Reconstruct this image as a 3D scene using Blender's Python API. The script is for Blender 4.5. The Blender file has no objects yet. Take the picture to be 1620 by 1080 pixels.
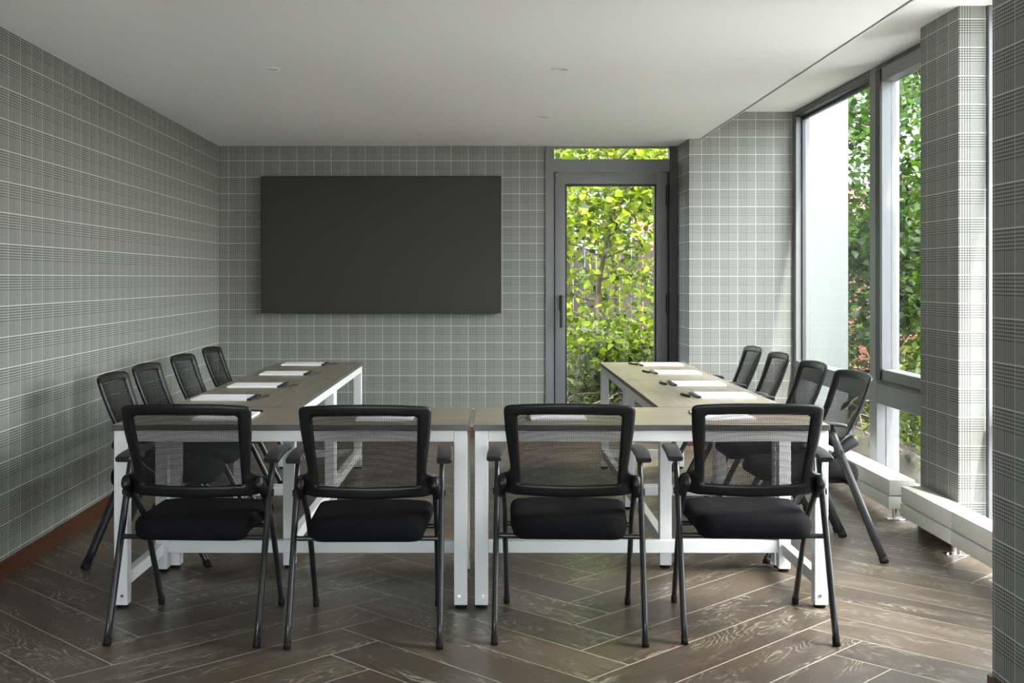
import bpy, bmesh, math, random
from mathutils import Vector, Matrix
PI = math.pi
S = bpy.context.scene
COL = S.collection

# ------------------------------------------------------------------ camera, sky, sun, exposure
cd = bpy.data.cameras.new('camera'); cam = bpy.data.objects.new('camera', cd); COL.objects.link(cam)
cam.location = (0, 0, 1.348); cam.rotation_euler = (PI/2, 0, 0)
cd.sensor_width = 36; cd.lens = 36*1855/1620
cd.shift_x = (810-773)/1620; cd.shift_y = -(540-440)/1620
cd.clip_start = .05; cd.clip_end = 300
S.camera = cam
S.view_settings.view_transform = 'Standard'; S.view_settings.look = 'None'
S.view_settings.gamma = 1; S.view_settings.use_curve_mapping = False
S.view_settings.exposure = 4.12

W = bpy.data.worlds.new('sky'); S.world = W; W.use_nodes = True
wn = W.node_tree.nodes; wl = W.node_tree.links
sky = wn.new('ShaderNodeTexSky'); sky.sky_type = 'NISHITA'; sky.sun_disc = False
sky.sun_elevation = math.radians(48); sky.sun_rotation = math.radians(100); sky.dust_density = 3.0; sky.ozone_density = 1.0
hs = wn.new('ShaderNodeHueSaturation'); hs.inputs['Saturation'].default_value = .42
wl.new(sky.outputs[0], hs.inputs['Color']); wl.new(hs.outputs[0], wn['Background'].inputs[0])
wn['Background'].inputs[1].default_value = .20

sd = bpy.data.lights.new('sun', 'SUN'); sun = bpy.data.objects.new('sun', sd); COL.objects.link(sun)
sd.energy = .85; sd.angle = math.radians(1.5); sd.color = (1, .95, .86)
sun.rotation_euler = Vector((-.125, .62, -.77)).to_track_quat('-Z', 'Y').to_euler()
sun.location = (4, -8, 10)

def portal(name, loc, rot, sx, sy):
    l = bpy.data.lights.new(name, 'AREA'); l.shape = 'RECTANGLE'; l.size = sx; l.size_y = sy
    l.cycles.is_portal = True
    o = bpy.data.objects.new(name, l); COL.objects.link(o); o.location = loc; o.rotation_euler = rot
portal('portal_rear', (-.3, -2.15, 1.25), (PI/2, 0, 0), 3.8, 2.4)
portal('portal_window', (2.6, 7.8, 1.4), (PI/2, 0, PI/2), 3.1, 2.5)
portal('portal_near', (2.6, 4.75, 1.4), (PI/2, 0, PI/2), 1.9, 2.5)
portal('portal_door', (1.04, 10.1, 1.25), (-PI/2, 0, 0), 1.0, 2.4)

# ------------------------------------------------------------------ node helpers and materials
def new_mat(name):
    m = bpy.data.materials.new(name); m.use_nodes = True
    return m, m.node_tree.nodes, m.node_tree.links, m.node_tree.nodes['Principled BSDF']
def pmat(name, col, rough=.5, metal=0, spec=.5, bump=0, bscale=300):
    m, n, l, b = new_mat(name)
    b.inputs['Base Color'].default_value = (*col, 1); b.inputs['Roughness'].default_value = rough
    b.inputs['Metallic'].default_value = metal; b.inputs['Specular IOR Level'].default_value = spec
    if bump:
        t = n.new('ShaderNodeTexNoise'); t.inputs['Scale'].default_value = bscale
        tc = n.new('ShaderNodeTexCoord'); l.new(tc.outputs['Object'], t.inputs['Vector'])
        bp = n.new('ShaderNodeBump'); bp.inputs['Strength'].default_value = bump; bp.inputs['Distance'].default_value = .001
        l.new(t.outputs[0], bp.inputs['Height']); l.new(bp.outputs[0], b.inputs['Normal'])
    return m
class NT:
    def __init__(s, n, l): s.n = n; s.l = l
    def m(s, op, a, b=None, c=None):
        x = s.n.new('ShaderNodeMath'); x.operation = op
        for i, v in enumerate((a, b, c)):
            if v is None: continue
            if isinstance(v, (int, float)): x.inputs[i].default_value = v
            else: s.l.new(v, x.inputs[i])
        return x.outputs[0]
    def mix(s, f, a, b, typ='MIX'):
        x = s.n.new('ShaderNodeMix'); x.data_type = 'RGBA'; x.blend_type = typ
        for i, v in ((0, f), (6, a), (7, b)):
            if isinstance(v, (int, float)): x.inputs[i].default_value = v
            elif isinstance(v, tuple): x.inputs[i].default_value = (*v, 1)
            else: s.l.new(v, x.inputs[i])
        return x.outputs[2]
    def noise(s, vec, scale, detail=3, rough=.5):
        x = s.n.new('ShaderNodeTexNoise'); x.inputs['Scale'].default_value = scale
        x.inputs['Detail'].default_value = detail; x.inputs['Roughness'].default_value = rough
        s.l.new(vec, x.inputs['Vector']); return x.outputs[0]
    def mapping(s, vec, scale):
        x = s.n.new('ShaderNodeMapping'); x.inputs['Scale'].default_value = scale; s.l.new(vec, x.inputs[0]); return x.outputs[0]
    def ramp(s, f, lo, hi):
        x = s.n.new('ShaderNodeMapRange'); s.l.new(f, x.inputs[0]); x.inputs[1].default_value = lo; x.inputs[2].default_value = hi
        return x.outputs[0]

def wallpaper(name, axis, off=0):
    m, n, l, b = new_mat(name); T = NT(n, l)
    tc = n.new('ShaderNodeTexCoord'); sp = n.new('ShaderNodeSeparateXYZ'); l.new(tc.outputs['Object'], sp.inputs[0])
    def plaid(c, phase, p, sign):
        t = T.m('FRACT', T.m('MULTIPLY', T.m('SUBTRACT', c, phase), sign/p))
        line = T.m('LESS_THAN', t, .034)
        dark = T.m('SUBTRACT', T.m('LESS_THAN', t, .075), line)
        band = T.m('LESS_THAN', t, .53)
        st = T.m('GREATER_THAN', T.m('SINE', T.m('MULTIPLY', t, 2*PI*11.5)), .22)
        fine = T.m('ADD', T.m('MULTIPLY', T.m('SINE', T.m('MULTIPLY', t, 2*PI*34)), .38), .5)
        f = T.m('ADD', T.m('MULTIPLY', band, st), T.m('MULTIPLY', T.m('SUBTRACT', 1, band), fine))
        f = T.m('MULTIPLY', f, T.m('SUBTRACT', 1, dark))
        return f, line
    fu, lu = plaid(sp.outputs['X' if axis == 'X' else 'Y'], -1.92+off, .1455, 1)
    fv, lv = plaid(sp.outputs['Z'], 2.347, .1403, -1)
    a = T.m('MULTIPLY', T.m('ADD', fu, fv), .5)
    nz = T.noise(tc.outputs['Object'], 420, 2)
    a = T.m('ADD', a, T.m('MULTIPLY', T.m('SUBTRACT', nz, .5), .5))
    c = T.mix(a, (.052, .054, .048), (.375, .385, .36))
    ln = T.m('MAXIMUM', T.m('MULTIPLY', lu, .50), T.m('MULTIPLY', lv, .75))
    c = T.mix(ln, c, (.62, .63, .59))
    l.new(c, b.inputs['Base Color']); b.inputs['Roughness'].default_value = .85; b.inputs['Specular IOR Level'].default_value = .25
    return m

def wood_floor():
    m, n, l, b = new_mat('floor_wood'); T = NT(n, l)
    uv = n.new('ShaderNodeUVMap'); uv.uv_map = 'UVMap'
    at = n.new('ShaderNodeAttribute'); at.attribute_name = 'plank'
    sh = n.new('ShaderNodeVectorMath'); sh.operation = 'MULTIPLY_ADD'
    l.new(at.outputs['Vector'], sh.inputs[0]); sh.inputs[1].default_value = (37, 19, 11); l.new(uv.outputs[0], sh.inputs[2])
    v = sh.outputs[0]
    # cathedral grain: contour bands of a stretched noise field
    fld = T.noise(T.mapping(v, (1.1, 4.2, 1)), 1.6, 2, .45)
    rings = T.m('SINE', T.m('MULTIPLY', fld, 150))
    rings = T.ramp(rings, .25, .95)
    brk = T.ramp(T.noise(T.mapping(v, (14, 90, 1)), 2.0, 4, .7), .42, .58)
    patch = T.ramp(T.noise(T.mapping(v, (1.2, 4, 1)), 2.2, 3), .46, .62)
    sep = n.new('ShaderNodeSeparateColor'); l.new(at.outputs['Color'], sep.inputs[0])
    lime = T.m('MULTIPLY', T.m('MULTIPLY', rings, patch), brk)
    fibre = T.ramp(T.noise(T.mapping(v, (5, 160, 1)), 2.0, 4, .75), .55, .75)
    lime = T.m('MINIMUM', T.m('ADD', T.m('MULTIPLY', lime, 1.0), T.m('MULTIPLY', T.m('MULTIPLY', fibre, T.m('ADD', patch, .25)), .35)), 1)
    base = T.mix(sep.outputs[0], (.048, .033, .021), (.115, .083, .056))
    base = T.mix(T.m('MULTIPLY', T.noise(T.mapping(v, (1.5, 7, 1)), 2.5, 4, .65), .9), base, (.052, .041, .031))
    c = T.mix(lime, base, (.36, .33, .26))
    l.new(c, b.inputs['Base Color'])
    r = T.m('ADD', T.m('MULTIPLY', T.noise(T.mapping(v, (3, 40, 1)), 3, 3), .16), .27)
    l.new(r, b.inputs['Roughness']); b.inputs['Specular IOR Level'].default_value = .55
    bp = n.new('ShaderNodeBump'); bp.inputs['Strength'].default_value = .12; bp.inputs['Distance'].default_value = .002
    l.new(T.noise(T.mapping(v, (6, 120, 1)), 2, 4, .7), bp.inputs['Height']); l.new(bp.outputs[0], b.inputs['Normal'])
    return m

def table_wood():
    m, n, l, b = new_mat('tabletop_wood'); T = NT(n, l)
    tc = n.new('ShaderNodeTexCoord'); oi = n.new('ShaderNodeObjectInfo')
    v = n.new('ShaderNodeVectorMath'); v.operation = 'ADD'; l.new(tc.outputs['Object'], v.inputs[0]); l.new(oi.outputs['Location'], v.inputs[1])
    g = T.noise(T.mapping(v.outputs[0], (1.3, 16, 1)), 2.2, 5, .62)
    g2 = T.noise(T.mapping(v.outputs[0], (4, 130, 1)), 2.0, 3, .6)
    f = T.m('ADD', T.m('MULTIPLY', T.ramp(g, .3, .7), .7), T.m('MULTIPLY', g2, .3))
    c = T.mix(f, (.125, .107, .078), (.30, .272, .21))
    l.new(c, b.inputs['Base Color']); b.inputs['Roughness'].default_value = .33; b.inputs['Specular IOR Level'].default_value = .8
    return m

M = {}
M['paper_x'] = wallpaper('wallpaper_plaid_back', 'X')
M['paper_y'] = wallpaper('wallpaper_plaid_side', 'Y', -.03)
M['ceiling'] = pmat('ceiling_paint', (.87, .875, .86), .75, spec=.2)
M['floor'] = wood_floor()
M['joint'] = pmat('floor_joint', (.60, .56, .46), .6)
M['top'] = table_wood()
M['edge'] = pmat('tabletop_edge', (.055, .052, .047), .4)
M['white'] = pmat('white_powder_coat', (.62, .63, .635), .32)
M['heater'] = pmat('heater_white', (.76, .76, .70), .22)
M['black'] = pmat('black_plastic', (.008, .0082, .009), .40, spec=.35, bump=.15, bscale=900)
M['arm'] = pmat('armrest_plastic', (.016, .0165, .017), .42, spec=.4)
M['tube'] = pmat('leg_tube', (.016, .017, .019), .28, metal=.1)
M['thread'] = pmat('mesh_thread', (.008, .008, .008), .6, spec=.2)
M['fabric'] = pmat('seat_fabric', (.0055, .0055, .0068), .92, spec=.12, bump=.6, bscale=1400)
M['rubber'] = pmat('rubber', (.006, .006, .006), .6, spec=.2)
M['frame'] = pmat('grey_aluminium', (.15, .153, .16), .42, metal=.2)
M['frame_dark'] = pmat('dark_aluminium', (.05, .052, .056), .4, metal=.2)  # dark parts, and the shade painted into the deep jambs
M['gasket'] = pmat('gasket', (.012, .012, .013), .5)
M['brown'] = pmat('baseboard_wood', (.085, .028, .012), .35)
M['paper'] = pmat('note_paper', (.86, .87, .88), .7)
M['ink'] = pmat('pen_black', (.012, .012, .013), .28)
M['chrome'] = pmat('chrome', (.7, .7, .72), .18, metal=1)
M['screen'] = pmat('screen_glass', (.026, .025, .021), .55, spec=.35)
M['bezel'] = pmat('screen_bezel', (.012, .012, .012), .4)
M['trimw'] = pmat('lamp_trim_white', (.78, .78, .76), .4)
M['reflector'] = pmat('lamp_reflector', (.50, .50, .49), .4)  # grey tone paints the shade inside the white recessed cone
M['lens'] = pmat('lamp_lens', (.55, .55, .53), .5)
M['ext_white'] = pmat('exterior_white_panel', (.155, .170, .167), .5)
M['ext_blue'] = pmat('exterior_pale_panel', (.50, .57, .68), .5)  # pale blue stands in for the sky reflected in the glass
M['steel_blue'] = pmat('scaffold_steel', (.16, .21, .30), .5, metal=.3)
def wood_old(name, a, c_, sc=(20, 20, 2)):
    m, n, l, b = new_mat(name); T = NT(n, l); tc = n.new('ShaderNodeTexCoord')
    f = T.ramp(T.noise(T.mapping(tc.outputs['Object'], sc), 2, 5, .7), .3, .7)
    l.new(T.mix(f, a, c_), b.inputs['Base Color']); b.inputs['Roughness'].default_value = .9
    return m
M['bark'] = wood_old('bark', (.05, .035, .022), (.22, .17, .12))
M['twig'] = wood_old('dry_twig', (.16, .10, .06), (.42, .33, .24))
M['fence'] = wood_old('fence_wood', (.035, .026, .022), (.10, .078, .065))
M['paving_grey'] = pmat('grey_paving', (.30, .30, .28), .8)
M['paving'] = pmat('pale_paving', (.62, .60, .55), .8)
M['soil'] = wood_old('soil', (.010, .007, .004), (.045, .028, .017), (6, 6, 6))
def brick():
    m, n, l, b = new_mat('brick'); tc = n.new('ShaderNodeTexCoord'); T = NT(n, l)
    sp = n.new('ShaderNodeSeparateXYZ'); l.new(tc.outputs['Object'], sp.inputs[0])
    cb = n.new('ShaderNodeCombineXYZ'); l.new(T.m('ADD', sp.outputs[0], sp.outputs[1]), cb.inputs[0]); l.new(sp.outputs[2], cb.inputs[1])
    t = n.new('ShaderNodeTexBrick'); l.new(cb.outputs[0], t.inputs[0]); t.inputs['Scale'].default_value = 1
    t.inputs['Brick Width'].default_value = .24; t.inputs['Row Height'].default_value = .085; t.inputs['Mortar Size'].default_value = .008
    t.inputs['Color1'].default_value = (.34, .10, .065, 1); t.inputs['Color2'].default_value = (.48, .19, .13, 1); t.inputs['Mortar'].default_value = (.5, .42, .36, 1)
    l.new(t.outputs[0], b.inputs['Base Color']); b.inputs['Roughness'].default_value = .9
    return m
M['brick'] = brick()
def glass(name, col):
    m, n, l, b = new_mat(name); n.remove(b)
    tr = n.new('ShaderNodeBsdfTransparent'); tr.inputs[0].default_value = (*col, 1)
    gl = n.new('ShaderNodeBsdfGlossy'); gl.inputs['Roughness'].default_value = .01; gl.inputs[0].default_value = (1, 1, 1, 1)
    mx = n.new('ShaderNodeMixShader'); mx.inputs[0].default_value = .045
    l.new(tr.outputs[0], mx.inputs[1]); l.new(gl.outputs[0], mx.inputs[2]); l.new(mx.outputs[0], n['Material Output'].inputs[0])
    return m
M['glass'] = glass('tinted_window_glass', (.79, .805, .795))        # grey tint put in to dim the garden view, two faces
M['glass_clear'] = glass('clear_window_glass', (.97, .98, .975))
def leaf(name, dark, light):
    m, n, l, b = new_mat(name); T = NT(n, l)
    at = n.new('ShaderNodeAttribute'); at.attribute_name = 'leaf'
    sep = n.new('ShaderNodeSeparateColor'); l.new(at.outputs['Color'], sep.inputs[0])
    c = T.mix(sep.outputs[0], dark, light)
    l.new(c, b.inputs['Base Color']); b.inputs['Roughness'].default_value = .45
    tl = n.new('ShaderNodeBsdfTranslucent'); c2 = T.mix(.6, c, T.mix(1.0, c, (1.5, 1.6, .5), 'MULTIPLY'))
    l.new(c2, tl.inputs[0])
    mx = n.new('ShaderNodeMixShader'); mx.inputs[0].default_value = .42
    l.new(b.outputs[0], mx.inputs[1]); l.new(tl.outputs[0], mx.inputs[2]); l.new(mx.outputs[0], n['Material Output'].inputs[0])
    return m
M['leaf_lime'] = leaf('leaf_lime', (.020, .055, .008), (.42, .52, .028))
M['leaf_deep'] = leaf('leaf_deep', (.008, .026, .007), (.070, .15, .018))
M['leaf_low'] = leaf('leaf_low', (.014, .038, .008), (.17, .23, .035))

# ------------------------------------------------------------------ mesh helpers
def box(bm, a, b, mi=0, bev=0, seg=2):
    x0, y0, z0 = a; x1, y1, z1 = b
    v = [bm.verts.new(p) for p in ((x0,y0,z0),(x1,y0,z0),(x1,y1,z0),(x0,y1,z0),(x0,y0,z1),(x1,y0,z1),(x1,y1,z1),(x0,y1,z1))]
    fs = [bm.faces.new([v[i] for i in q]) for q in ((3,2,1,0),(4,5,6,7),(0,1,5,4),(1,2,6,5),(2,3,7,6),(3,0,4,7))]
    for f in fs: f.material_index = mi
    if bev:
        es = list({e for f in fs for e in f.edges})
        bmesh.ops.bevel(bm, geom=es, offset=bev, segments=seg, affect='EDGES', profile=.6, material=-1)
    return fs
def catmull(P, n):
    out = []
    for i in range(len(P)-1):
        p0 = P[max(i-1, 0)]; p1 = P[i]; p2 = P[i+1]; p3 = P[min(i+2, len(P)-1)]
        for k in range(n):
            t = k/n
            out.append(.5*((2*p1)+(p2-p0)*t+(2*p0-5*p1+4*p2-p3)*t*t+(3*p1-p0-3*p2+p3)*t**3))
    out.append(P[-1]); return out
def tube(bm, pts, rx, ry=None, n=12, side=Vector((1, 0, 0)), smooth=True, power=1.0, taper=None, mi=0):
    """sweep an ellipse (rx across «side», ry across the other direction) along pts"""
    ry = rx if ry is None else ry
    pts = [Vector(p) for p in pts]; rings = []
    for i, p in enumerate(pts):
        d = (pts[min(i+1, len(pts)-1)]-pts[max(i-1, 0)]).normalized()
        s = side - d*side.dot(d)
        if s.length < 1e-4: s = d.orthogonal()
        s.normalize(); u = d.cross(s)
        k = taper(i/(len(pts)-1)) if taper else 1
        ring = []
        for j in range(n):
            a = 2*PI*j/n; c, q = math.cos(a), math.sin(a)
            c = math.copysign(abs(c)**power, c); q = math.copysign(abs(q)**power, q)
            ring.append(bm.verts.new(p+s*c*rx*k+u*q*ry*k))
        rings.append(ring)
    for a, b in zip(rings, rings[1:]):
        for j in range(n):
            f = bm.faces.new((a[j], a[(j+1) % n], b[(j+1) % n], b[j])); f.smooth = smooth; f.material_index = mi
    f = bm.faces.new(rings[0][::-1]); f.material_index = mi
    f = bm.faces.new(rings[-1]); f.material_index = mi
def cyl(bm, p, q, r, n=16, mi=0): tube(bm, [p, q], r, n=n, mi=mi)
def obj(name, bm, mats, parent=None, loc=None, smooth=None):
    bmesh.ops.recalc_face_normals(bm, faces=bm.faces)
    me = bpy.data.meshes.new(name); bm.to_mesh(me); bm.free()
    for m in (mats if isinstance(mats, (list, tuple)) else [mats]): me.materials.append(m)
    if smooth:
        for p in me.polygons: p.use_smooth = True
        me.set_sharp_from_angle(angle=math.radians(smooth))
    o = bpy.data.objects.new(name, me); COL.objects.link(o)
    if parent: o.parent = parent
    if loc: o.location = loc
    return o
def B(): return bmesh.new()
def bx(name, a, b, m, parent=None, bev=0):
    bm = B(); box(bm, a, b, bev=bev); return obj(name, bm, m, parent, smooth=40 if bev else None)
def tag(o, label, cat, group=None, kind=None):
    o['label'] = label; o['category'] = cat
    if group: o['group'] = group
    if kind: o['kind'] = kind
    return o
def struct(o): o['kind'] = 'structure'; return o
def root(name, loc, rz=0):
    o = bpy.data.objects.new(name, None); COL.objects.link(o); o.location = loc; o.rotation_euler = (0, 0, rz); o.empty_display_size = .1
    return o
KIDS = {}
def kids(o): return [c for c in COL.objects if c.parent == o]
def copy_tree(o, parent=None):
    c = o.copy(); COL.objects.link(c)
    if parent: c.parent = parent
    for ch in kids(o): copy_tree(ch, c)
    return c

# ------------------------------------------------------------------ room shell
CZ, RZ = 2.47, 2.69           # low ceiling, raised ceiling along the windows
YB = 9.96                     # back wall
def XL(y): return -2.293+(YB-y)*.0241
# floor: herringbone planks
def floor():
    w, L = .222, 1.273; X0, Y0 = .49, 4.089; g = .0019
    bm = B(); uvl = bm.loops.layers.uv.new('UVMap'); cl = bm.loops.layers.float_color.new('plank')
    rnd = random.Random(4); r2 = math.sqrt(2)
    def plank(hx0, hy0, hx1, hy1, vert):
        P = []
        for hx, hy in ((hx0+g, hy0+g), (hx1-g, hy0+g), (hx1-g, hy1-g), (hx0+g, hy1-g)):
            P.append(((hx-hy)/r2+X0, (hx+hy)/r2+Y0, 0))
        cx = sum(p[0] for p in P)/4; cy = sum(p[1] for p in P)/4
        if not (-3.2 < cx < 3.4 and -2.9 < cy < 10.9): return
        f = bm.faces.new([bm.verts.new(p) for p in P]); c = (rnd.random(), rnd.random(), rnd.random(), 1)
        uvs = ((0, 0), (L, 0), (L, w), (0, w)) if not vert else ((0, w), (0, 0), (L, 0), (L, w))
        for lp, t in zip(f.loops, uvs): lp[uvl].uv = t; lp[cl] = c
    for j in range(-8, 9):
        for i in range(-45, 45):
            ox, oy = j*L, -j*L
            plank(i*w+ox, i*w+oy, i*w+L+ox, (i+1)*w+oy, False)
            plank(i*w+L+ox, (i+1)*w-L+oy, (i+1)*w+L+ox, (i+1)*w+oy, True)
    for co, no in (((-2.5, 0, 0), (-1, 0, 0)), ((2.58, 0, 0), (1, 0, 0)), ((0, -2.1, 0), (0, -1, 0)), ((0, 10.1, 0), (0, 1, 0))):
        bmesh.ops.bisect_plane(bm, geom=bm.verts[:]+bm.edges[:]+bm.faces[:], plane_co=co, plane_no=no, clear_outer=True)
    box(bm, (-2.5, -2.1, -.12), (2.58, 10.1, -.0006), mi=1)
    for f in bm.faces:
        if f.normal.z < 0 and f.material_index == 0: f.normal_flip()
    me_o = bpy.data.meshes.new('floor'); bm.to_mesh(me_o); bm.free(); me_o.materials.append(M['floor']); me_o.materials.append(M['joint'])
    o = bpy.data.objects.new('floor', me_o); COL.objects.link(o); struct(o)
floor()

bm = B()                                     # low ceiling with the recesses of the downlights cut as dark cans below
box(bm, (-2.5, -2.1, CZ), (1.710, 10.1, 2.95)); struct(obj('ceiling', bm, M['ceiling']))
bm = B(); box(bm, (1.710, -2.1, RZ), (2.60, 10.1, 2.95)); struct(obj('ceiling_raised', bm, M['ceiling']))
bm = B(); box(bm, (1.702, 3.0, CZ-.002), (1.706, YB-.5, CZ+.002)); struct(obj('trim_1', bm, M['frame']))  # grey strip drawn in place of the shadow groove along the edge
bm = B(); box(bm, (1.706, 3.0, CZ-.006), (1.716, YB-.5, RZ)); struct(obj('trim_2', bm, M['trimw']))
# left wall (slightly out of square)
def lwall(name, y0, y1, z0, z1, mat):
    bm = B(); v = [(XL(y0), y0), (XL(y1), y1), (XL(y1)-.25, y1), (XL(y0)-.25, y0)]
    lo = [bm.verts.new((x, y, z0)) for x, y in v]; hi = [bm.verts.new((x, y, z1)) for x, y in v]
    bm.faces.new(lo); bm.faces.new(hi[::-1])
    for i in range(4): bm.faces.new((lo[i], lo[(i+1) % 4], hi[(i+1) % 4], hi[i]))
    return struct(obj(name, bm, mat))
lwall('wall_left', -2.1, YB+.1, 0, CZ+.1, M['paper_y'])
struct(bx('wall_back', (-2.5, YB, 0), (.483, 10.15, CZ+.1), M['paper_x']))
# far pillar between the door and the windows, its left side slightly splayed
def prism(name, pts, z0, z1, mats, mf=None):
    bm = B(); lo = [bm.verts.new((x, y, z0)) for x, y in pts]; hi = [bm.verts.new((x, y, z1)) for x, y in pts]
    bm.faces.new(lo[::-1]); bm.faces.new(hi); n = len(pts)
    for i in range(n):
        f = bm.faces.new((lo[i], lo[(i+1) % n], hi[(i+1) % n], hi[i]))
        dx, dy = pts[(i+1) % n][0]-pts[i][0], pts[(i+1) % n][1]-pts[i][1]
        f.material_index = 0 if abs(dx) > abs(dy) else 1
    return struct(obj(name, bm, mats))
prism('wall_pillar_far', [(1.617, 9.46), (2.46, 9.46), (2.46, 10.15), (1.595, 10.15)], 0, RZ+.05, [M['paper_x'], M['paper_y']])
prism('wall_pillar_near', [(2.317, 5.78), (2.47, 5.78), (2.47, 6.29), (2.317, 6.29)], 0, RZ+.05, [M['paper_x'], M['paper_y']])
prism('wall_right', [(1.607, -2.1), (2.60, -2.1), (2.60, 3.74), (1.607, 3.74)], 0, RZ+.05, [M['paper_x'], M['paper_y']])
# unseen rear wall behind the camera, wide window added to bring in light
bm = B(); Y0_, Y1_ = -2.1, -1.95
box(bm, (-2.1, Y0_, 0), (-1.98, Y1_, CZ)); box(bm, (1.52, Y0_, 0), (1.61, Y1_, CZ))
box(bm, (-1.98, Y0_, 0), (1.52, Y1_, .10)); box(bm, (-1.98, Y0_, 2.42), (1.52, Y1_, CZ))
struct(obj('wall_rear', bm, M['paper_x']))
bm = B()
for x in (-1.98, -.83, .33, 1.46): box(bm, (x, -2.06, .10), (x+.06, -1.99, 2.42))
box(bm, (-1.98, -2.06, .10), (1.52, -1.99, .15)); box(bm, (-1.98, -2.06, 2.37), (1.52, -1.99, 2.42))
w3 = struct(obj('window_3', bm, M['frame'])); bx('window_pane', (-1.96, -2.03, .12), (1.50, -2.024, 2.40), M['glass_clear'], w3)
# baseboards
def bboard(name, pts):
    bm = B()
    for (x0, y0), (x1, y1), (nx, ny) in pts:
        t = .012; q = [(x0, y0), (x1, y1), (x1+nx*t, y1+ny*t), (x0+nx*t, y0+ny*t)]
        lo = [bm.verts.new((x, y, .001)) for x, y in q]; hi = [bm.verts.new((x, y, .083)) for x, y in q]
        bm.faces.new(lo); bm.faces.new(hi)
        for i in range(4): bm.faces.new((lo[i], lo[(i+1) % 4], hi[(i+1) % 4], hi[i]))
    struct(obj(name, bm, M['brown']))
bboard('baseboard_left', [((XL(-1.9), -1.9), (XL(YB), YB), (1, 0))])
bboard('baseboard_back', [((XL(YB), YB), (.483, YB), (0, -1))])
bboard('baseboard_pillar', [((1.617, 9.46), (2.45, 9.46), (0, -1)), ((1.617, 9.448), (1.597, 9.95), (-1, 0))])
bboard('baseboard_pillar_near', [((2.317, 5.77), (2.317, 6.30), (-1, 0))])
bboard('baseboard_right', [((1.607, -1.9), (1.607, 3.752), (-1, 0)), ((1.60, 3.74), (2.45, 3.74), (0, 1))])

# ------------------------------------------------------------------ glazed door in the back wall
bm = B()
box(bm, (.483, YB-.012, 0), (.497, YB+.10, CZ)); box(bm, (.497, YB, 0), (.556, YB+.10, CZ))      # left jamb
box(bm, (1.536, YB+.0, 0), (1.600, YB+.10, CZ), mi=1)                                            # right jamb, dark tone stands in for its recess shade
box(bm, (.556, YB, 2.252), (1.536, YB+.10, 2.358))                                               # transom bar
box(bm, (.556, YB+.02, CZ-.012), (1.536, YB+.10, CZ)); box(bm, (.556, YB, 0), (1.536, YB+.10, .03))
box(bm, (.556, YB+.045, .03), (1.536, YB+.06, .05), mi=1)
box(bm, (.55, YB+.071, .03), (.60, YB+.095, 2.252), mi=1); box(bm, (1.485, YB+.071, .03), (1.54, YB+.095, 2.252), mi=1)
d1 = struct(obj('door_1', bm, [M['frame'], M['frame_dark']]))
bm = B(); y0, y1 = YB-.01, YB+.07
def rect_frame(bm, x0, x1, z0, z1, wl_, wr, wb, wt, y0, y1, mi=0, bev=.004):
    box(bm, (x0, y0, z0), (x0+wl_, y1, z1), mi, bev); box(bm, (x1-wr, y0, z0), (x1, y1, z1), mi, bev)
    box(bm, (x0+wl_, y0, z0), (x1-wr, y1, z0+wb), mi, bev); box(bm, (x0+wl_, y0, z1-wt), (x1-wr, y1, z1), mi, bev)
rect_frame(bm, .564, 1.512, .035, 2.243, .085, .085, .12, .095, y0, y1)
obj('door_leaf', bm, M['frame'], d1, smooth=40)
bm = B(); rect_frame(bm, .649, 1.427, .155, 2.148, .016, .016, .016, .016, y0+.022, y1, 0, 0)
obj('glazing_bead', bm, M['gasket'], d1)
bx('door_pane', (.66, YB+.03, .165), (1.415, YB+.036, 2.135), M['glass'], d1)
bx('transom_pane', (.556, YB+.05, 2.358), (1.536, YB+.056, CZ-.01), M['glass'], d1)
bm = B()                                         # lever handle on a long plate
box(bm, (.598, y0-.012, 1.075), (.632, y0, 1.205), bev=.003)
tube(bm, [(.615, y0-.01, 1.19), (.615, y0-.055, 1.19)], .010)
tube(bm, [(.615, y0-.05, 1.205), (.615, y0-.052, 1.10), (.615, y0-.05, .93)], .013, .008)
obj('door_handle', bm, M['gasket'], d1, smooth=40)
for zz in (2.05, 1.13, .25):
    bm = B(); tube(bm, [(1.520, y0-.010, zz-.085), (1.520, y0-.010, zz+.085)], .012, n=14); box(bm, (1.503, y0-.004, zz-.08), (1.520, y0, zz+.08))
    obj('hinge', bm, M['gasket'], d1, smooth=40)

# ------------------------------------------------------------------ windows in the right wall
XW = 2.455
def win_frame(name, y0, y1, parts, mats):
    bm = B()
    for a, b, mi in parts: box(bm, a, b, mi, .003, 1)
    return struct(obj(name, bm, mats, smooth=40))
w1 = win_frame('window_1', 6.2, 9.46, [
    ((XW, 9.37, 0), (2.57, 9.46, RZ), 0), ((XW, 7.42, 0), (2.60, 7.555, RZ), 0), ((2.47, 6.0, 0), (2.57, 6.31, RZ), 0),
    ((XW, 7.555, 2.635), (2.57, 9.37, RZ), 1), ((XW, 6.31, 2.655), (2.57, 7.42, RZ), 1),
    ((XW, 7.555, .56), (2.57, 9.37, .69), 0), ((XW, 6.31, .56), (2.57, 7.42, .69), 0),
    ((XW, 7.555, 0), (2.57, 9.37, .12), 0), ((XW, 6.31, 0), (2.57, 7.42, .12), 0),
    ((2.50, 9.345, .69), (2.53, 9.37, 2.635), 1), ((2.50, 7.555, .69), (2.53, 7.58, 2.635), 1), ((2.50, 7.555, 2.61), (2.53, 9.37, 2.635), 1),
    ((2.49, 7.35, .69), (2.56, 7.42, 2.655), 1)], [M['frame'], M['frame_dark']])  # last piece: deep-set jamb, coloured dark for the shadow it lies in
bx('window_pane', (2.51, 7.57, .68), (2.518, 9.36, 2.62), M['glass'], w1)
bx('window_pane', (2.51, 7.56, .11), (2.518, 9.37, .57), M['glass'], w1)
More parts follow.
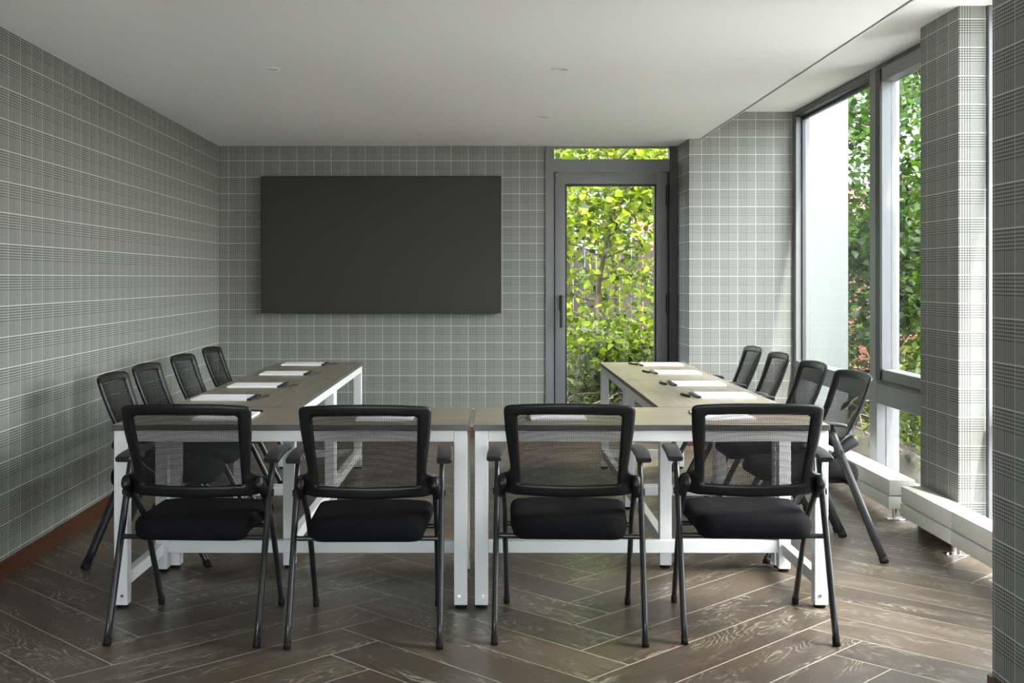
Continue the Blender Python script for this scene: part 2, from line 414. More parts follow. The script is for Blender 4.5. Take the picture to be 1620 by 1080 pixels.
bx('window_pane', (2.51, 6.30, .11), (2.518, 7.42, .57), M['glass'], w1)
bm = B()
for a, b in (((2.432, 7.26, .70), (2.53, 7.345, 2.65)), ((2.432, 6.32, .70), (2.53, 6.40, 2.65)), ((2.432, 6.40, .70), (2.53, 7.26, .785)), ((2.432, 6.40, 2.565), (2.53, 7.26, 2.65))):
    box(bm, a, b, 0, .004, 1)
sash = obj('opening_sash', bm, M['frame'], w1, smooth=40)
bm = B(); box(bm, (2.424, 7.262, .71), (2.432, 7.35, 2.645)); box(bm, (2.424, 6.32, .705), (2.432, 7.26, .72)); obj('seal', bm, M['gasket'], sash)
bx('window_pane', (2.49, 6.40, .78), (2.498, 7.26, 2.57), M['glass'], w1)
w2 = win_frame('window_2', 3.74, 5.78, [
    ((XW, 5.757, 0), (2.53, 5.785, RZ), 0), ((XW, 3.74, 0), (2.57, 3.82, RZ), 0), ((XW, 3.82, 2.655), (2.57, 5.705, RZ), 0),
    ((XW, 3.82, .56), (2.57, 5.705, .69), 0), ((XW, 3.82, 0), (2.57, 5.705, .12), 0)], [M['frame'], M['frame_dark']])
bx('window_pane', (2.51, 3.81, .68), (2.518, 5.78, 2.66), M['glass'], w2)
bx('window_pane', (2.51, 3.81, .11), (2.518, 5.78, .57), M['glass'], w2)

# ------------------------------------------------------------------ convector heaters along the windows
def heater(y0, y1, xb, label, seams=(), feet=()):
    t = root('convector_heater', (0, 0, 0)); xf = 2.19
    segs = [y0]+list(seams)+[y1]
    for a, b in zip(segs, segs[1:]):
        bm = B(); box(bm, (xf+.004, a+.001, .158), (xb, b-.001, .243), 0, .003, 2)
        o = obj('upper_cover', bm, M['heater'], t, smooth=40)
        bm = B(); box(bm, (xf, a+.001, .085), (xb, b-.001, .153), 0, .003, 2)
        obj('lower_cover', bm, M['heater'], t, smooth=40)
    bx('core', (xf+.015, y0+.01, .10), (xb-.004, y1-.01, .235), M['gasket'], t)
    for y in feet:
        bm = B(); cyl(bm, (2.27, y, .0), (2.27, y, .09), .012); box(bm, (2.225, y-.03, 0), (2.335, y+.035, .006), 0, .002, 1)
        cyl(bm, (2.24, y, .0), (2.24, y, .012), .008, 8)
        obj('foot', bm, M['chrome'], t, smooth=40)
    return tag(t, label, 'heater', 'low white heaters under the windows')
heater(6.42, 9.30, 2.335, 'long low white convector heater under the far window behind the chairs', seams=(7.9,), feet=(6.56, 8.6))
heater(3.85, 6.24, 2.305, 'low white convector heater in front of the near wallpapered pillar', seams=(5.56,), feet=(5.72, 4.2))

# ------------------------------------------------------------------ wall screen
t = root('wall_display', (-.905, 9.9, 1.63))
bm = B(); box(bm, (-1.012, -.02, -.578), (1.012, .045, .578), 0, .004, 2); obj('casing', bm, M['bezel'], t, smooth=40)
bm = B(); box(bm, (-1.006, -.023, -.572), (1.006, -.018, .572), 0, 0); obj('screen', bm, M['screen'], t)
bm = B(); box(bm, (-.3, .045, -.25), (.3, .058, .25)); obj('mounting_plate', bm, M['bezel'], t)
tag(t, 'large dark blank flat display screen mounted on the plaid back wall', 'display screen')

# ------------------------------------------------------------------ recessed downlights
def downlight(x, y, label):
    t = root('recessed_downlight', (x, y, CZ)); n = 28
    bm = B()
    prof = [(.052, -.001), (.051, -.004), (.044, -.005), (.041, -.002), (.036, .030), (.030, .055)]
    rings = [[bm.verts.new((r*math.cos(2*PI*k/n), r*math.sin(2*PI*k/n), z)) for k in range(n)] for r, z in prof]
    for a, b in zip(rings, rings[1:]):
        for k in range(n):
            f = bm.faces.new((a[k], a[(k+1) % n], b[(k+1) % n], b[k])); f.smooth = True
    o = obj('trim_ring', bm, [M['trimw'], M['reflector']], t)
    for p in o.data.polygons: p.material_index = 1 if p.center.z > -.001 else 0
    bm = B(); cyl(bm, (0, 0, .045), (0, 0, .06), .034, 24); obj('lamp', bm, M['lens'], t)
    return tag(t, label, 'downlight', 'recessed downlights in the ceiling')
DL = [(-1.170, 6.29, 'round white recessed ceiling downlight, nearer one on the left'), (.386, 6.29, 'round white recessed ceiling downlight, nearer one on the right'),
      (-1.203, 8.15, 'round white recessed ceiling downlight, farther one above the screen\'s left half'), (.373, 8.15, 'round white recessed ceiling downlight, farther one close to the glazed door')]
for a in DL: downlight(*a)
# recesses: drill the ceiling slab where the cans sit
ceil = bpy.data.objects['ceiling']
bm = B()
for x, y, _ in DL:
    tube(bm, [(x, y, CZ-.05), (x, y, CZ+.08)], .0425, n=28)
cut = bpy.data.meshes.new('cut'); bm.to_mesh(cut); bm.free(); co = bpy.data.objects.new('cut', cut); COL.objects.link(co)
md = ceil.modifiers.new('holes', 'BOOLEAN'); md.object = co; md.solver = 'EXACT'
dg = bpy.context.evaluated_depsgraph_get(); nm = bpy.data.meshes.new_from_object(ceil.evaluated_get(dg))
ceil.modifiers.clear(); ceil.data = nm; bpy.data.objects.remove(co)

# ------------------------------------------------------------------ tables
def make_table(L, D):
    t = root('meeting_table', (0, 0, 0)); hx, hy = L/2, D/2; g = .055; i = .006
    bm = B(); fs = box(bm, (-hx, -hy, .727), (hx, hy, .750), 0, .0015, 1)
    bm.faces.ensure_lookup_table()
    for f in bm.faces: f.material_index = 0 if f.normal.z > .9 else 1
    bmesh.ops.recalc_face_normals(bm, faces=bm.faces)
    for f in bm.faces: f.material_index = 0 if f.normal.z > .9 else 1
    obj('tabletop', bm, [M['top'], M['edge']], t)
    for sx in (-1, 1):
        for sy in (-1, 1):
            xa, xb = sorted((sx*(hx-i), sx*(hx-i-g))); ya, yb = sorted((sy*(hy-i), sy*(hy-i-g)))
            bm = B(); box(bm, (xa, ya, .014), (xb, yb, .727), 0, .002, 1); lg = obj('leg', bm, M['white'], t, smooth=40)
            bm = B(); cyl(bm, ((xa+xb)/2, (ya+yb)/2, 0), ((xa+xb)/2, (ya+yb)/2, .014), .024, 20); obj('foot_pad', bm, M['rubber'], lg)
            bm = B(); yo = ya if sy < 0 else yb
            cyl(bm, ((xa+xb)/2+.006*-sx, yo, .052), ((xa+xb)/2+.006*-sx, yo+sy*.003, .052), .0065, 12); obj('bolt', bm, M['chrome'], lg)
    a = hx-i-g; b = hy-i-g
    for sy in (-1, 1):
        y_ = sorted((sy*(hy-i-.001), sy*(hy-i-.036))); bm = B(); box(bm, (-a, y_[0], .681), (a, y_[1], .727), 0, .0015, 1); obj('apron_rail', bm, M['white'], t, smooth=40)
    for sx in (-1, 1):
        x_ = sorted((sx*(hx-i-.002), sx*(hx-i-.04)))
        bm = B(); box(bm, (x_[0], -b, .681), (x_[1], b, .727), 0, .0015, 1); obj('end_rail', bm, M['white'], t, smooth=40)
        bm = B(); box(bm, (x_[0], -b, .078), (x_[1], b, .130), 0, .0015, 1); obj('foot_rail', bm, M['white'], t, smooth=40)
    bm = B(); box(bm, (-a, hy-i-.045, .086), (a, hy-i-.006, .142), 0, .0015, 1); obj('stretcher', bm, M['white'], t, smooth=40)
    return t
tf = make_table(1.455, .66)
tf.location = (-.808, 5.11, 0); tag(tf, 'wood-topped white steel table across the front, left one of the front pair', 'table', 'tables of the U-shaped layout')
t2 = copy_tree(tf); t2.location = (.665, 5.11, 0); t2['label'] = 'wood-topped white steel table across the front, right one of the front pair'
tw = make_table(1.455, .60)
tw.rotation_euler = (0, 0, -PI/2); tw.location = (-1.195, 6.172, 0); tag(tw, 'wood-topped white steel table in left wing, joined to the front tables', 'table', 'tables of the U-shaped layout')
t4 = copy_tree(tw); t4.location = (-1.195, 7.632, 0); t4['label'] = 'wood-topped white steel table at far end of left wing, under the screen'
t5 = copy_tree(tw); t5.rotation_euler = (0, 0, PI/2); t5.location = (1.09, 6.172, 0); t5['label'] = 'wood-topped white steel table in right wing, joined to the front tables'
t6 = copy_tree(tw); t6.rotation_euler = (0, 0, PI/2); t6.location = (1.09, 7.632, 0); t6['label'] = 'wood-topped white steel table at far end of right wing, by the glazed door'

# ------------------------------------------------------------------ chairs
def lerp_tab(tab, z):
    if z <= tab[0][0]: return tab[0][1]
    for (a, va), (b, vb) in zip(tab, tab[1:]):
        if z <= b: k = (z-a)/(b-a); return va+(vb-va)*k
    return tab[-1][1]
PROF = [(.50, .172), (.545, .162), (.60, .140), (.66, .112), (.72, .085), (.80, .055), (.89, .026)]
def back_y(x, z):
    y = lerp_tab(PROF, z)+.030*(abs(x)/.24)**2-.012
    if abs(x) > .205 and z < .62: y += .045*min(1, (abs(x)-.205)/.06)*min(1, (.62-z)/.06)
    return y
PAIRS = [((0, .843), (0, .887)), ((.09, .843), (.11, .8855)), ((.165, .8415), (.20, .880)), ((.188, .838), (.232, .875)), ((.1965, .829), (.2435, .864)), ((.1965, .812), (.2445, .842)),
         ((.194, .76), (.240, .775)), ((.1905, .70), (.232, .71)), ((.188, .64), (.2255, .655)), ((.187, .605), (.2245, .622)), ((.1865, .588), (.244, .609)),
         ((.186, .576), (.264, .600)), ((.184, .569), (.274, .580)), ((.178, .566), (.276, .552)), ((.165, .565), (.262, .531)), ((.14, .5645), (.235, .522)), ((.09, .5635), (.13, .518)), ((0, .563), (0, .514))]
def make_chair():
    t = root('meeting_chair', (0, 0, 0))
    # backrest frame: closed ring of rounded sections between inner and outer outlines
    I = catmull([Vector((a[0], a[1])) for a, b in PAIRS], 3); O = catmull([Vector((b[0], b[1])) for a, b in PAIRS], 3)
    pr = list(zip(I, O)); pr = pr+[(Vector((-a.x, a.y)), Vector((-b.x, b.y))) for a, b in pr[-2:0:-1]]
    bm = B(); rings = []; K = 10
    for a, b in pr:
        c = (a+b)/2; d = (b-a)/2; ring = []
        th = .0105+.006*min(1, max(0, (abs(b.x)-.225)/.03))*(1 if b.y < .62 else 0)
        for k in range(K):
            an = 2*PI*k/K; cc = math.cos(an); ss = math.sin(an)
            cc = math.copysign(abs(cc)**.7, cc); ss = math.copysign(abs(ss)**.7, ss)
            p = c+d*cc; ring.append(bm.verts.new((p.x, back_y(p.x, p.y)+ss*th, p.y)))
        rings.append(ring)
    for i in range(len(rings)):
        a = rings[i]; b = rings[(i+1) % len(rings)]
        for k in range(K):
            f = bm.faces.new((a[k], a[(k+1) % K], b[(k+1) % K], b[k])); f.smooth = True
    bk = obj('backrest_frame', bm, M['black'], t)
    # woven back: horizontal threads tied by two vertical selvedge threads
    bm = B(); z = .566; n = 12
    while z < .843:
        hw = .1875+(z-.566)/(.277)*.0115
        rows = []
        for k in range(n+1):
            x = -hw+2*hw*k/n; y = back_y(x, z)+.002
            rows.append([bm.verts.new((x, y-.0007, z-.00135)), bm.verts.new((x, y+.0007, z-.00135)), bm.verts.new((x, y+.0007, z+.00135)), bm.verts.new((x, y-.0007, z+.00135))])
        for a, b in zip(rows, rows[1:]):
            for k in range(4): bm.faces.new((a[k], a[(k+1) % 4], b[(k+1) % 4], b[k]))
        z += .0056
    for q in range(-24, 25):                    # fine vertical threads of the weave
        P = [(q/24*(.1865+(zz-.566)/(.277)*.0115), back_y(q/24*.19, zz)+.002, zz) for zz in [.564+.0346*w_ for w_ in range(9)]]
        tube(bm, P, .0004, .0007, 4)
    for hx in (-1, 1):
        P = [(hx*(.1865+(zz-.566)/(.277)*.0115), back_y(hx*.19, zz)+.002, zz) for zz in [.564+.028*q for q in range(11)]]
        tube(bm, P, .004, .0015, 6)
    obj('woven_mesh', bm, M['thread'], t)
    # seat
    def loft(layers, crown=0, lip=0):
        bm = B(); rings = []
        for z, ins in layers:
            ring = []; r = max(.075-ins*.5, .03); x1 = .232-ins; x0r = .220-ins; y0 = .085+ins; y1 = .560-ins
            for (cx, cy, a0) in ((x1-r, y1-r, 0), (-x1+r, y1-r, 90), (-x0r+r, y0+r, 180), (x0r-r, y0+r, 270)):
                for k in range(7):
                    an = math.radians(a0+15*k); x = cx+r*math.cos(an); y = cy+r*math.sin(an)
                    zz = z-lip*.024*max(0, 1-max(0, z-.388)/.05)*min(1, max(0, .145-y)/.02)-(max(0, y-.44)/.12)**2*.022+.006*(1-(x/.23)**2)*crown-.004*crown*math.exp(-((y-.30)/.12)**2)
                    ring.append(bm.verts.new((x, y, zz)))
            rings.append(ring)
        for a, b in zip(rings, rings[1:]):
            for k in range(len(a)):
                f = bm.faces.new((a[k], a[(k+1) % len(a)], b[(k+1) % len(a)], b[k])); f.smooth = True
        f = bm.faces.new(rings[0][::-1]); f = bm.faces.new(rings[-1]); f.smooth = True
        return bm
    obj('seat', loft([(.386, .06), (.386, .03), (.388, .012), (.396, .002), (.412, -.002), (.430, .001), (.443, .010), (.450, .026), (.453, .07), (.454, .12), (.4545, .165)], 1, 1), M['fabric'], t)
    obj('seat_pan', loft([(.376, .07), (.378, .06), (.392, .055)]), M['black'], t)
    for sx in (-1, 1):
        # rear leg: oval tube from rear foot up and forward to the armrest
        P = [Vector((sx*.277, 0+.27*k/8, .655*k/8)) for k in range(9)]
        bm = B(); tube(bm, [(p.x, p.y, max(p.z, .012)) for p in P], .0115, .0195, 14, power=.85); lg = obj('rear_leg', bm, M['tube'], t)
        bm = B(); tube(bm, [(sx*.277, -.002, 0), (sx*.277, .004, .012), (sx*.277, .012, .030)], .0130, .0205, 14, power=.8); obj('rubber_foot', bm, M['rubber'], lg)
        # front leg: bent oval tube crossing under the seat
        P = catmull([Vector(p) for p in ((sx*.252, .205, .535), (sx*.252, .27, .475), (sx*.252, .35, .405), (sx*.2515, .415, .297), (sx*.251, .49, .15), (sx*.25, .56, .012))], 4)
        bm = B(); tube(bm, P, .011, .016, 14); lg = obj('front_leg', bm, M['tube'], t)
        bm = B(); tube(bm, [(sx*.25, .551, .030), (sx*.25, .559, .012), (sx*.25, .562, 0)], .0125, .0175, 14, power=.8); obj('rubber_foot', bm, M['rubber'], lg)
        # arm pad
        P = catmull([Vector(p) for p in ((sx*.287, .195, .652), (sx*.287, .225, .659), (sx*.286, .29, .665), (sx*.284, .37, .667), (sx*.282, .44, .666), (sx*.281, .462, .664))], 4)
        bm = B(); tube(bm, P, .030, .0105, 16, power=.45, taper=lambda q: 1 if .04 < q < .93 else (.93 if q <= .04 else 1-.5*(q-.93)/.07)); obj('armrest', bm, M['arm'], t, smooth=50)
        # pivot bracket joining backrest wing, rear leg and front leg
        bm = B(); tube(bm, [(sx*.245, .217, .527), (sx*.292, .217, .527)], .013, n=16)
        tube(bm, catmull([Vector(p) for p in ((sx*.250, .122, .588), (sx*.254, .145, .574), (sx*.258, .19, .545), (sx*.258, .226, .520))], 5), .018, .028, 16, power=.85, taper=lambda q: (.25, .66, .85, .96, 1)[int(q*15)] if q < .3 else 1.0-.35*(q-.3))
        obj('pivot', bm, M['black'], t, smooth=50)
    bm = B(); tube(bm, [(-.277, .152, .369), (.277, .152, .369)], .0095, n=12); obj('crossbar', bm, M['tube'], t, smooth=50)
    bm = B(); tube(bm, [(-.25, .375, .368), (.25, .375, .368)], .0095, n=12); obj('crossbar', bm, M['tube'], t, smooth=50)
    bm = B()
    for sx in (-1, 1): box(bm, (sx*.13-.022, .145, .358), (sx*.13+.022, .40, .378), 0, .003, 1)
    obj('seat_bracket', bm, M['black'], t, smooth=50)
    return t
R = math.radians
chairs = [  # x, y of the rear feet line centre, turn, label
    (-1.124, 4.290, -2.0, 'black mesh-back armchair facing the front tables, leftmost of the front row, beside the left wall'),
    (-.455, 4.262, 0.3, 'black mesh-back armchair facing the front tables, second from the left in the front row'),
    (.298, 4.304, -2.8, 'black mesh-back armchair facing the front tables, third from left, below the door handle'),
    (1.000, 4.312, -2.2, 'black mesh-back armchair facing the front tables, rightmost of the front row'),
    (-1.880, 5.710, -88, 'black mesh-back armchair along the left wall, nearest one of the four to the viewer'),
    (-1.900, 6.340, -90, 'black mesh-back armchair along the left wall, second from the viewer'),
    (-1.905, 7.110, -91, 'black mesh-back armchair along the left wall, third from the viewer'),
    (-1.905, 7.860, -90, 'black mesh-back armchair along the left wall, farthest one beside the screen corner'),
    (1.860, 5.825, 93, 'black mesh-back armchair on the window side, nearest one, beside the opening sash'),
    (1.850, 6.500, 91, 'black mesh-back armchair on the window side, second from the viewer'),
    (1.850, 7.270, 90, 'black mesh-back armchair on the window side, third from the viewer'),
    (1.840, 7.940, 90, 'black mesh-back armchair on the window side, farthest one before the plaid pillar')]
proto = make_chair()
for i, (x, y, a, lab) in enumerate(chairs):
    o = proto if i == 0 else copy_tree(proto)
    o.location = (x, y, 0); o.rotation_euler = (0, 0, R(a))
    tag(o, lab, 'chair', 'mesh meeting chairs around the tables')

# ------------------------------------------------------------------ notepads and pens
def make_pad():
    t = root('notepad', (0, 0, 0))
    bm = B(); box(bm, (-.145, -.118, .0), (.130, .118, .0085), 0, .0008, 1); obj('paper_block', bm, M['paper'], t)
    bm = B(); box(bm, (.129, -.119, 0), (.152, .119, .0098), 0, .001, 1); obj('binding', bm, M['ink'], t)
    return t
def make_pen():
    t = root('pen', (0, 0, 0)); r = .0058
    bm = B(); tube(bm, [(0, -.07, r), (0, -.06, r), (0, .02, r)], r*.95, n=10, taper=lambda q: .35 if q == 0 else 1); obj('barrel', bm, M['ink'], t, smooth=40)
    bm = B(); tube(bm, [(0, .018, r), (0, .066, r), (0, .07, r)], r, n=10, taper=lambda q: 1 if q < 1 else .6); cp = obj('cap', bm, M['ink'], t, smooth=40)
    bm = B(); box(bm, (-.0015, .03, 2*r-.001), (.0015, .068, 2*r+.002)); obj('clip', bm, M['chrome'], cp)
    return t
pad0 = make_pad(); pen0 = make_pen(); first = True
Z = .7502
spots = [  # x, y, rot, label place, pen dx dy rot
    (-1.310, 5.84, 0, 'on the left wing table, closest to the front tables', (.185, .02, -12)),
    (-1.285, 6.52, 0, 'on the left wing table, second from the front tables', (.195, -.01, -18)),
    (-1.270, 7.34, 0, 'on the left wing table, third from the front tables', (.185, .02, -20)),
    (-1.275, 8.14, 0, 'on the left wing table, farthest, under the screen', (.185, -.01, -24)),
    (1.190, 5.96, 180, 'on the right wing table, closest to the front tables', (-.192, -.02, 10)),
    (1.175, 6.62, 180, 'on the right wing table, second from the front tables', (-.190, .0, 8)),
    (1.185, 7.42, 180, 'on the right wing table, third from the front tables', (-.185, .02, 12)),
    (1.185, 8.10, 180, 'on the right wing table, farthest, next to the glazed door', (-.185, .01, 20)),
    (-1.130, 5.06, 90, 'on the front left table, behind the leftmost front chair', (.06, .19, 70)),
    (-.440, 5.06, 90, 'on the front left table, behind the second front chair', (.08, .19, 80)),
    (.295, 5.07, 90, 'on the front right table, behind the third front chair', (.08, .19, 80)),
    (1.010, 5.08, 90, 'on the front right table, behind the rightmost front chair', (.07, .19, 75))]
for i, (x, y, rz, lab, (dx, dy, pr)) in enumerate(spots):
    o = pad0 if i == 0 else copy_tree(pad0)
    o.location = (x, y, Z); o.rotation_euler = (0, 0, R(rz)); tag(o, 'white notepad with black binding '+lab, 'notepad', 'notepads laid out on the tables')
    q = pen0 if i == 0 else copy_tree(pen0)
    q.location = (x+dx, y+dy, Z); q.rotation_euler = (0, 0, R(pr)); tag(q, 'black pen beside the notepad '+lab, 'pen', 'pens laid out beside the notepads')

# ------------------------------------------------------------------ outdoors
struct(bx('ground', (-30, -30, -.5), (40, 60, -.13), M['soil']))
struct(bx('terrace_rear', (-14, -16, -.13), (12, -2.1, -.02), M['paving'])); struct(bx('terrace_side', (2.62, -2.1, -.13), (12, 6.5, -.02), M['paving_grey'])); struct(bx('terrace_left', (-14, -2.1, -.13), (-2.6, 8, -.02), M['paving']))  # unseen ground slabs added to bounce daylight up to the ceiling
struct(bx('garden_bed', (2.62, 6.5, -.13), (9, 20, .02), M['soil'])); struct(bx('garden_bed_rear', (-3, 10.2, -.13), (2.62, 20, .02), M['soil']))
struct(bx('wall_exterior_column', (2.58, 9.75, -.13), (2.80, 10.15, 3.0), M['ext_white']))
struct(bx('wall_exterior_fin', (2.80, 9.85, -.13), (3.02, 10.15, 3.0), M['ext_white']))
struct(bx('wall_exterior_panel', (2.60, 5.80, -.13), (2.72, 6.28, 3.0), M['ext_blue']))  # panel coloured blue for the sky glimpsed at the near window

def plant(name, seed, h, spread, nleaf, size, mat, trunk_r, nbranch, bark='bark', base=0.15, heart=True):
    rnd = random.Random(seed); t = root(name, (0, 0, 0))
    bm = B(); tips = []
    top = Vector((rnd.uniform(-.15, .15)*spread, rnd.uniform(-.15, .15)*spread, h*.92))
    tr = catmull([Vector((0, 0, 0)), Vector((rnd.uniform(-.1, .1), rnd.uniform(-.1, .1), h*.3)), Vector((rnd.uniform(-.2, .2), rnd.uniform(-.2, .2), h*.6)), top], 5)
    tube(bm, tr, trunk_r, n=9, taper=lambda q: 1-.8*q)
    for b in range(nbranch):
        k = rnd.uniform(base, 1); p = tr[min(int(k*(len(tr)-1)), len(tr)-1)]; a = rnd.uniform(0, 2*PI); ln = spread*rnd.uniform(.5, 1.05)*(1-.35*k)
        up = rnd.uniform(-.1, .55)
        e = p+Vector((math.cos(a), math.sin(a), up))*ln; m_ = p+(e-p)*.5+Vector((rnd.uniform(-.1, .1), rnd.uniform(-.1, .1), .12*ln))
        pts = catmull([p, m_, e], 4); tube(bm, pts, max(trunk_r*.28, .006), n=6, taper=lambda q: 1-.75*q)
        tips += pts[2:]
        for _ in range(2):
            q = pts[rnd.randint(3, 7)]; e2 = q+Vector((rnd.uniform(-1, 1), rnd.uniform(-1, 1), rnd.uniform(-.4, .8)))*ln*.45
            tube(bm, [q, (q+e2)/2+Vector((0, 0, .03)), e2], max(trunk_r*.12, .0035), n=5, taper=lambda q_: 1-.6*q_)
            tips += [q+(e2-q)*s_ for s_ in (.3, .6, .8, 1)]
    obj('stems', bm, M[bark], t)
    me = bpy.data.meshes.new('foliage'); V = []; F = []; C = []
    for i in range(nleaf):
        p = rnd.choice(tips)+Vector((rnd.gauss(0, .11), rnd.gauss(0, .11), rnd.gauss(0, .10)))*max(.5, spread)
        if p.z < .05: p.z = .05+rnd.random()*.15
        s = size*rnd.uniform(.55, 1.25); yaw = rnd.uniform(0, 2*PI); tilt = rnd.gauss(.35, .45); roll = rnd.gauss(0, .5)
        mt = Matrix.Translation(p) @ Matrix.Rotation(yaw, 4, 'Z') @ Matrix.Rotation(-tilt, 4, 'X') @ Matrix.Rotation(roll, 4, 'Y')
        if heart: sh = [(0, 0, 0), (0, .5, -.02), (0, 1.0, -.12), (-.30, .02, .07), (-.44, .32, .11), (-.26, .72, .02), (.30, .02, .07), (.44, .32, .11), (.26, .72, .02)]
        else: sh = [(0, 0, 0), (0, .5, -.01), (0, 1.05, -.15), (-.14, .12, .04), (-.27, .42, .07), (-.18, .75, .0), (.14, .12, .04), (.27, .42, .07), (.18, .75, .0)]
        n0 = len(V); V += [mt @ Vector((x*s, y*s, z*s)) for x, y, z in sh]
        F += [(n0, n0+1, n0+4, n0+3), (n0+1, n0+2, n0+5, n0+4), (n0, n0+6, n0+7, n0+1), (n0+1, n0+7, n0+8, n0+2)]
        c = rnd.random()**1.1; C += [c]*16
    me.from_pydata(V, [], F); at = me.color_attributes.new('leaf', 'FLOAT_COLOR', 'CORNER')
    buf = []
    for c in C: buf += [c, c, c, 1]
    at.data.foreach_set('color', buf)
    for p_ in me.polygons: p_.use_smooth = True
    me.materials.append(M[mat]); o = bpy.data.objects.new('foliage', me); COL.objects.link(o); o.parent = t
    return t
def place(src, x, y, rz, sc, label, cat, group):
    o = src if src.get('label') is None else copy_tree(src)
    o.location = (x, y, 0); o.rotation_euler = (0, 0, rz); o.scale = (sc,)*3; return tag(o, label, cat, group)
lime = plant('garden_tree', 3, 3.7, 1.15, 4700, .074, 'leaf_lime', .04, 44)
G1 = 'leafy trees outside the glazed door'
place(lime, 1.15, 12.1, .4, 1.0, 'bright lime-leaved young tree right behind the glazed door pane', 'tree', G1)
place(lime, 2.35, 12.7, 2.2, 1.05, 'bright lime-leaved tree outside, behind the right jamb of the door', 'tree', G1)
place(lime, .25, 12.9, 4.1, 1.08, 'bright lime-leaved tree outside, behind the left jamb of the door', 'tree', G1)
place(lime, 1.55, 14.3, 5.2, 1.1, 'bright lime-leaved tree deeper in the garden, seen high through the door', 'tree', G1)
deep = plant('garden_tree', 9, 3.9, 1.2, 6200, .075, 'leaf_deep', .05, 50)
G2 = 'dark-leaved trees outside the side windows'
place(deep, 3.95, 11.2, .7, 1.0, 'dark green leafy tree outside the far window, next to the white column', 'tree', G2)
place(deep, 4.75, 12.9, 3.0, 1.12, 'dark green leafy tree outside, seen between mullion and opening sash', 'tree', G2)
place(deep, 4.35, 9.3, 5.1, .85, 'dark green leafy tree just outside the opening sash', 'tree', G2)
place(deep, 3.8, 14.6, 1.9, 1.15, 'dark green leafy tree far back outside the far window', 'tree', G2)
place(deep, 6.3, 13.6, 4.0, 1.2, 'dark green leafy tree far outside behind the near pillar', 'tree', G2)
low = plant('low_shrub', 14, .75, .62, 900, .075, 'leaf_low', .014, 22, base=.02, heart=False)
G3 = 'low shrubs at the foot of the garden'
for k, (x, y, lab) in enumerate([(.95, 11.3, 'low green shrub at the foot of the door glass, left side'), (1.6, 11.5, 'low green shrub behind the door, right above the right wing table'),
        (3.35, 10.9, 'low green shrub under the far window beside the white column'), (3.55, 9.4, 'low green shrub under the opening sash, in front of the dark soil'), (4.1, 10.2, 'low green shrub outside, right of the mullion foot'), (3.2, 8.2, 'low green shrub nearest the glass, outside the pane below the transom'), (4.3, 8.3, 'low green shrub outside, seen low between mullion and near pillar')]):
    place(low, x, y, k*1.3, 1.0, lab, 'shrub', G3)
# old tree whose trunk shows in the transom light
bm = B(); P = catmull([Vector(p) for p in ((.95, 15.2, -.1), (.93, 15.2, 1.2), (.98, 15.2, 2.4), (.90, 15.2, 3.6), (1.0, 15.3, 5.4))], 6)
t = root('old_tree', (0, 0, 0)); tube(bm, P, .15, .14, 14, taper=lambda q: 1.2-.45*q)
tr_ = obj('trunk', bm, M['bark'], t)
bm = B()
tube(bm, catmull([Vector(p) for p in ((.95, 15.2, 2.9), (1.3, 15.1, 3.25), (1.9, 15.0, 3.1), (2.3, 14.9, 3.2))], 5), .04, n=8, taper=lambda q: 1-.6*q)
tube(bm, catmull([Vector(p) for p in ((.95, 15.2, 2.0), (1.2, 14.6, 2.5), (1.5, 14.2, 2.9), (1.65, 13.9, 3.3))], 5), .022, n=8, taper=lambda q: 1-.6*q)
tube(bm, catmull([Vector(p) for p in ((.98, 15.2, 1.5), (1.4, 14.6, 1.9), (1.9, 14.2, 1.8), (2.2, 14.0, 1.3))], 5), .018, n=8, taper=lambda q: 1-.6*q)
obj('bough', bm, M['bark'], t); tag(t, 'thick rough-barked old tree trunk standing behind the glazed door', 'tree')
# dry twigs on the ground
def twigs(name, seed, x0, x1, y0, y1, n, lab):
    rnd = random.Random(seed); bm = B()
    for _ in range(n):
        p = Vector((rnd.uniform(x0, x1), rnd.uniform(y0, y1), rnd.uniform(.02, .25))); a = rnd.uniform(0, PI); l_ = rnd.uniform(.25, .7)
        e = p+Vector((math.cos(a)*l_, math.sin(a)*l_, rnd.uniform(-.05, .35))); e.z = max(e.z, .03)
        tube(bm, catmull([p, (p+e)/2+Vector((rnd.uniform(-.08, .08), rnd.uniform(-.08, .08), rnd.uniform(0, .12))), e], 4), rnd.uniform(.005, .013), n=5, taper=lambda q: 1-.5*q)
    tag(obj(name, bm, M['twig']), lab, 'twigs', kind='stuff')
twigs('dry_twigs', 5, .4, 2.1, 10.9, 12.2, 60, 'tangle of dry fallen twigs on the soil behind the door')
twigs('dry_twigs', 6, 3.0, 4.6, 8.4, 11.5, 60, 'tangle of dry fallen twigs on the soil under the side windows')
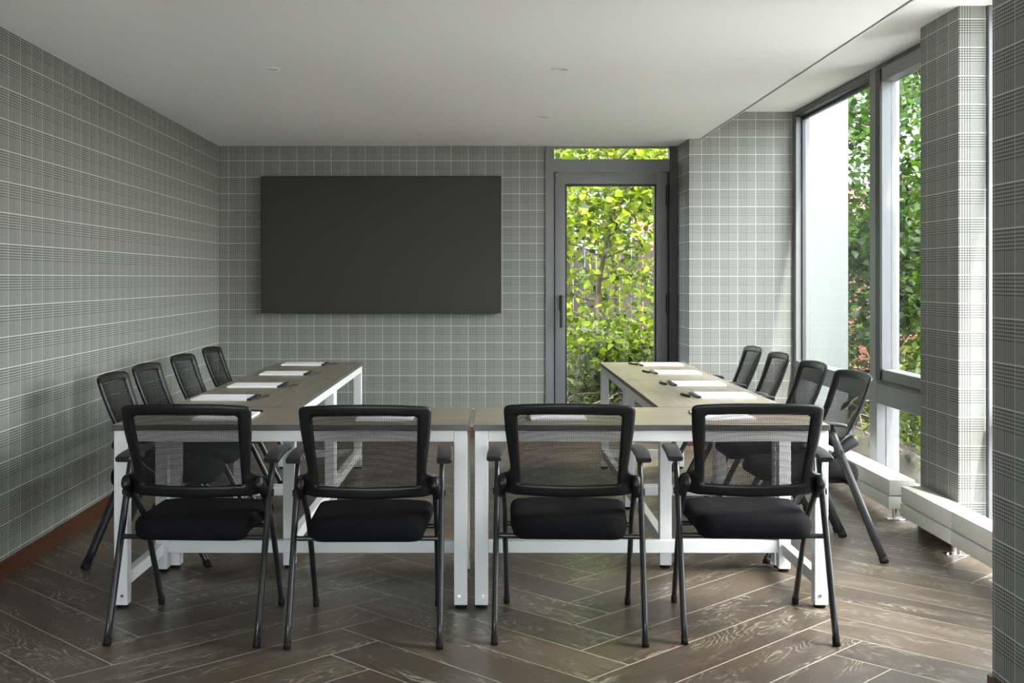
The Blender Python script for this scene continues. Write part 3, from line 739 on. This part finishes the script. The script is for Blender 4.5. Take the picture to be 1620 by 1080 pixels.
# fence, brick building, scaffold
t = root('garden_fence', (0, 0, 0)); x = -1.6
bm = B(); rnd = random.Random(2)
while x < 6.5:
    box(bm, (x, 16.6, 0), (x+.15, 16.63, 1.75+rnd.uniform(-.02, .02))); x += .165
obj('boards', bm, M['fence'], t)
for x in (-1.6, .7, 3.0, 5.3): bx('post', (x, 16.63, 0), (x+.1, 16.73, 1.9), M['fence'], t)
bm = B(); box(bm, (-1.6, 16.63, .4), (6.5, 16.67, .5)); obj('rail', bm, M['fence'], t)
bm = B(); box(bm, (-1.6, 16.63, 1.4), (6.5, 16.67, 1.5)); obj('rail', bm, M['fence'], t)
tag(t, 'dark weathered board fence across the back of the garden', 'fence')
t = root('brick_building', (0, 0, 0))
bm = B(); box(bm, (2.35, 20, -.1), (2.75, 24, 3.4)); box(bm, (2.35, 20, 3.4), (2.9, 24, 9)); box(bm, (2.75, 20.5, -.1), (12, 26, 2.9)); obj('wall', bm, M['brick'], t)
bx('ledge', (2.3, 19.9, 2.0), (3.1, 20.02, 2.12), M['ext_white'], t)
for zz in (1.0, 4.2): 
    w_ = bx('window', (3.3, 20.44, zz-.2), (4.2, 20.52, zz+1.0), M['ext_white'], t) if zz < 2 else None
    if w_: bx('pane', (3.38, 20.42, zz-.12), (4.12, 20.45, zz+.92), M['frame_dark'], w_)
tag(t, 'red brick building beyond the garden, seen through the door leaves', 'building')
bm = B(); t = root('scaffold_tower', (0, 0, 0))
for x in (1.55, 1.95, 2.3):
    for y in (19, 19.8): tube(bm, [(x, y, 0), (x, y, 4.2)], .025, n=8)
obj('upright_poles', bm, M['steel_blue'], t)
bm = B()
for z in [.5+.33*k for k in range(11)]:
    tube(bm, [(1.5, 19, z), (2.35, 19, z)], .018, n=6, side=Vector((0, 0, 1))); tube(bm, [(1.5, 19.8, z), (2.35, 19.8, z)], .018, n=6, side=Vector((0, 0, 1)))
obj('ledger_bars', bm, M['steel_blue'], t)
tag(t, 'blue-grey metal scaffold tower beyond the garden, seen high through the door', 'scaffold')
bm = B()
for k in range(1): box(bm, (4.4, 15.5, 0), (9, 15.7, 1.5))
tag(obj('garden_wall', bm, M['brick']), 'low red brick garden wall seen between leaves through the side window', 'wall')
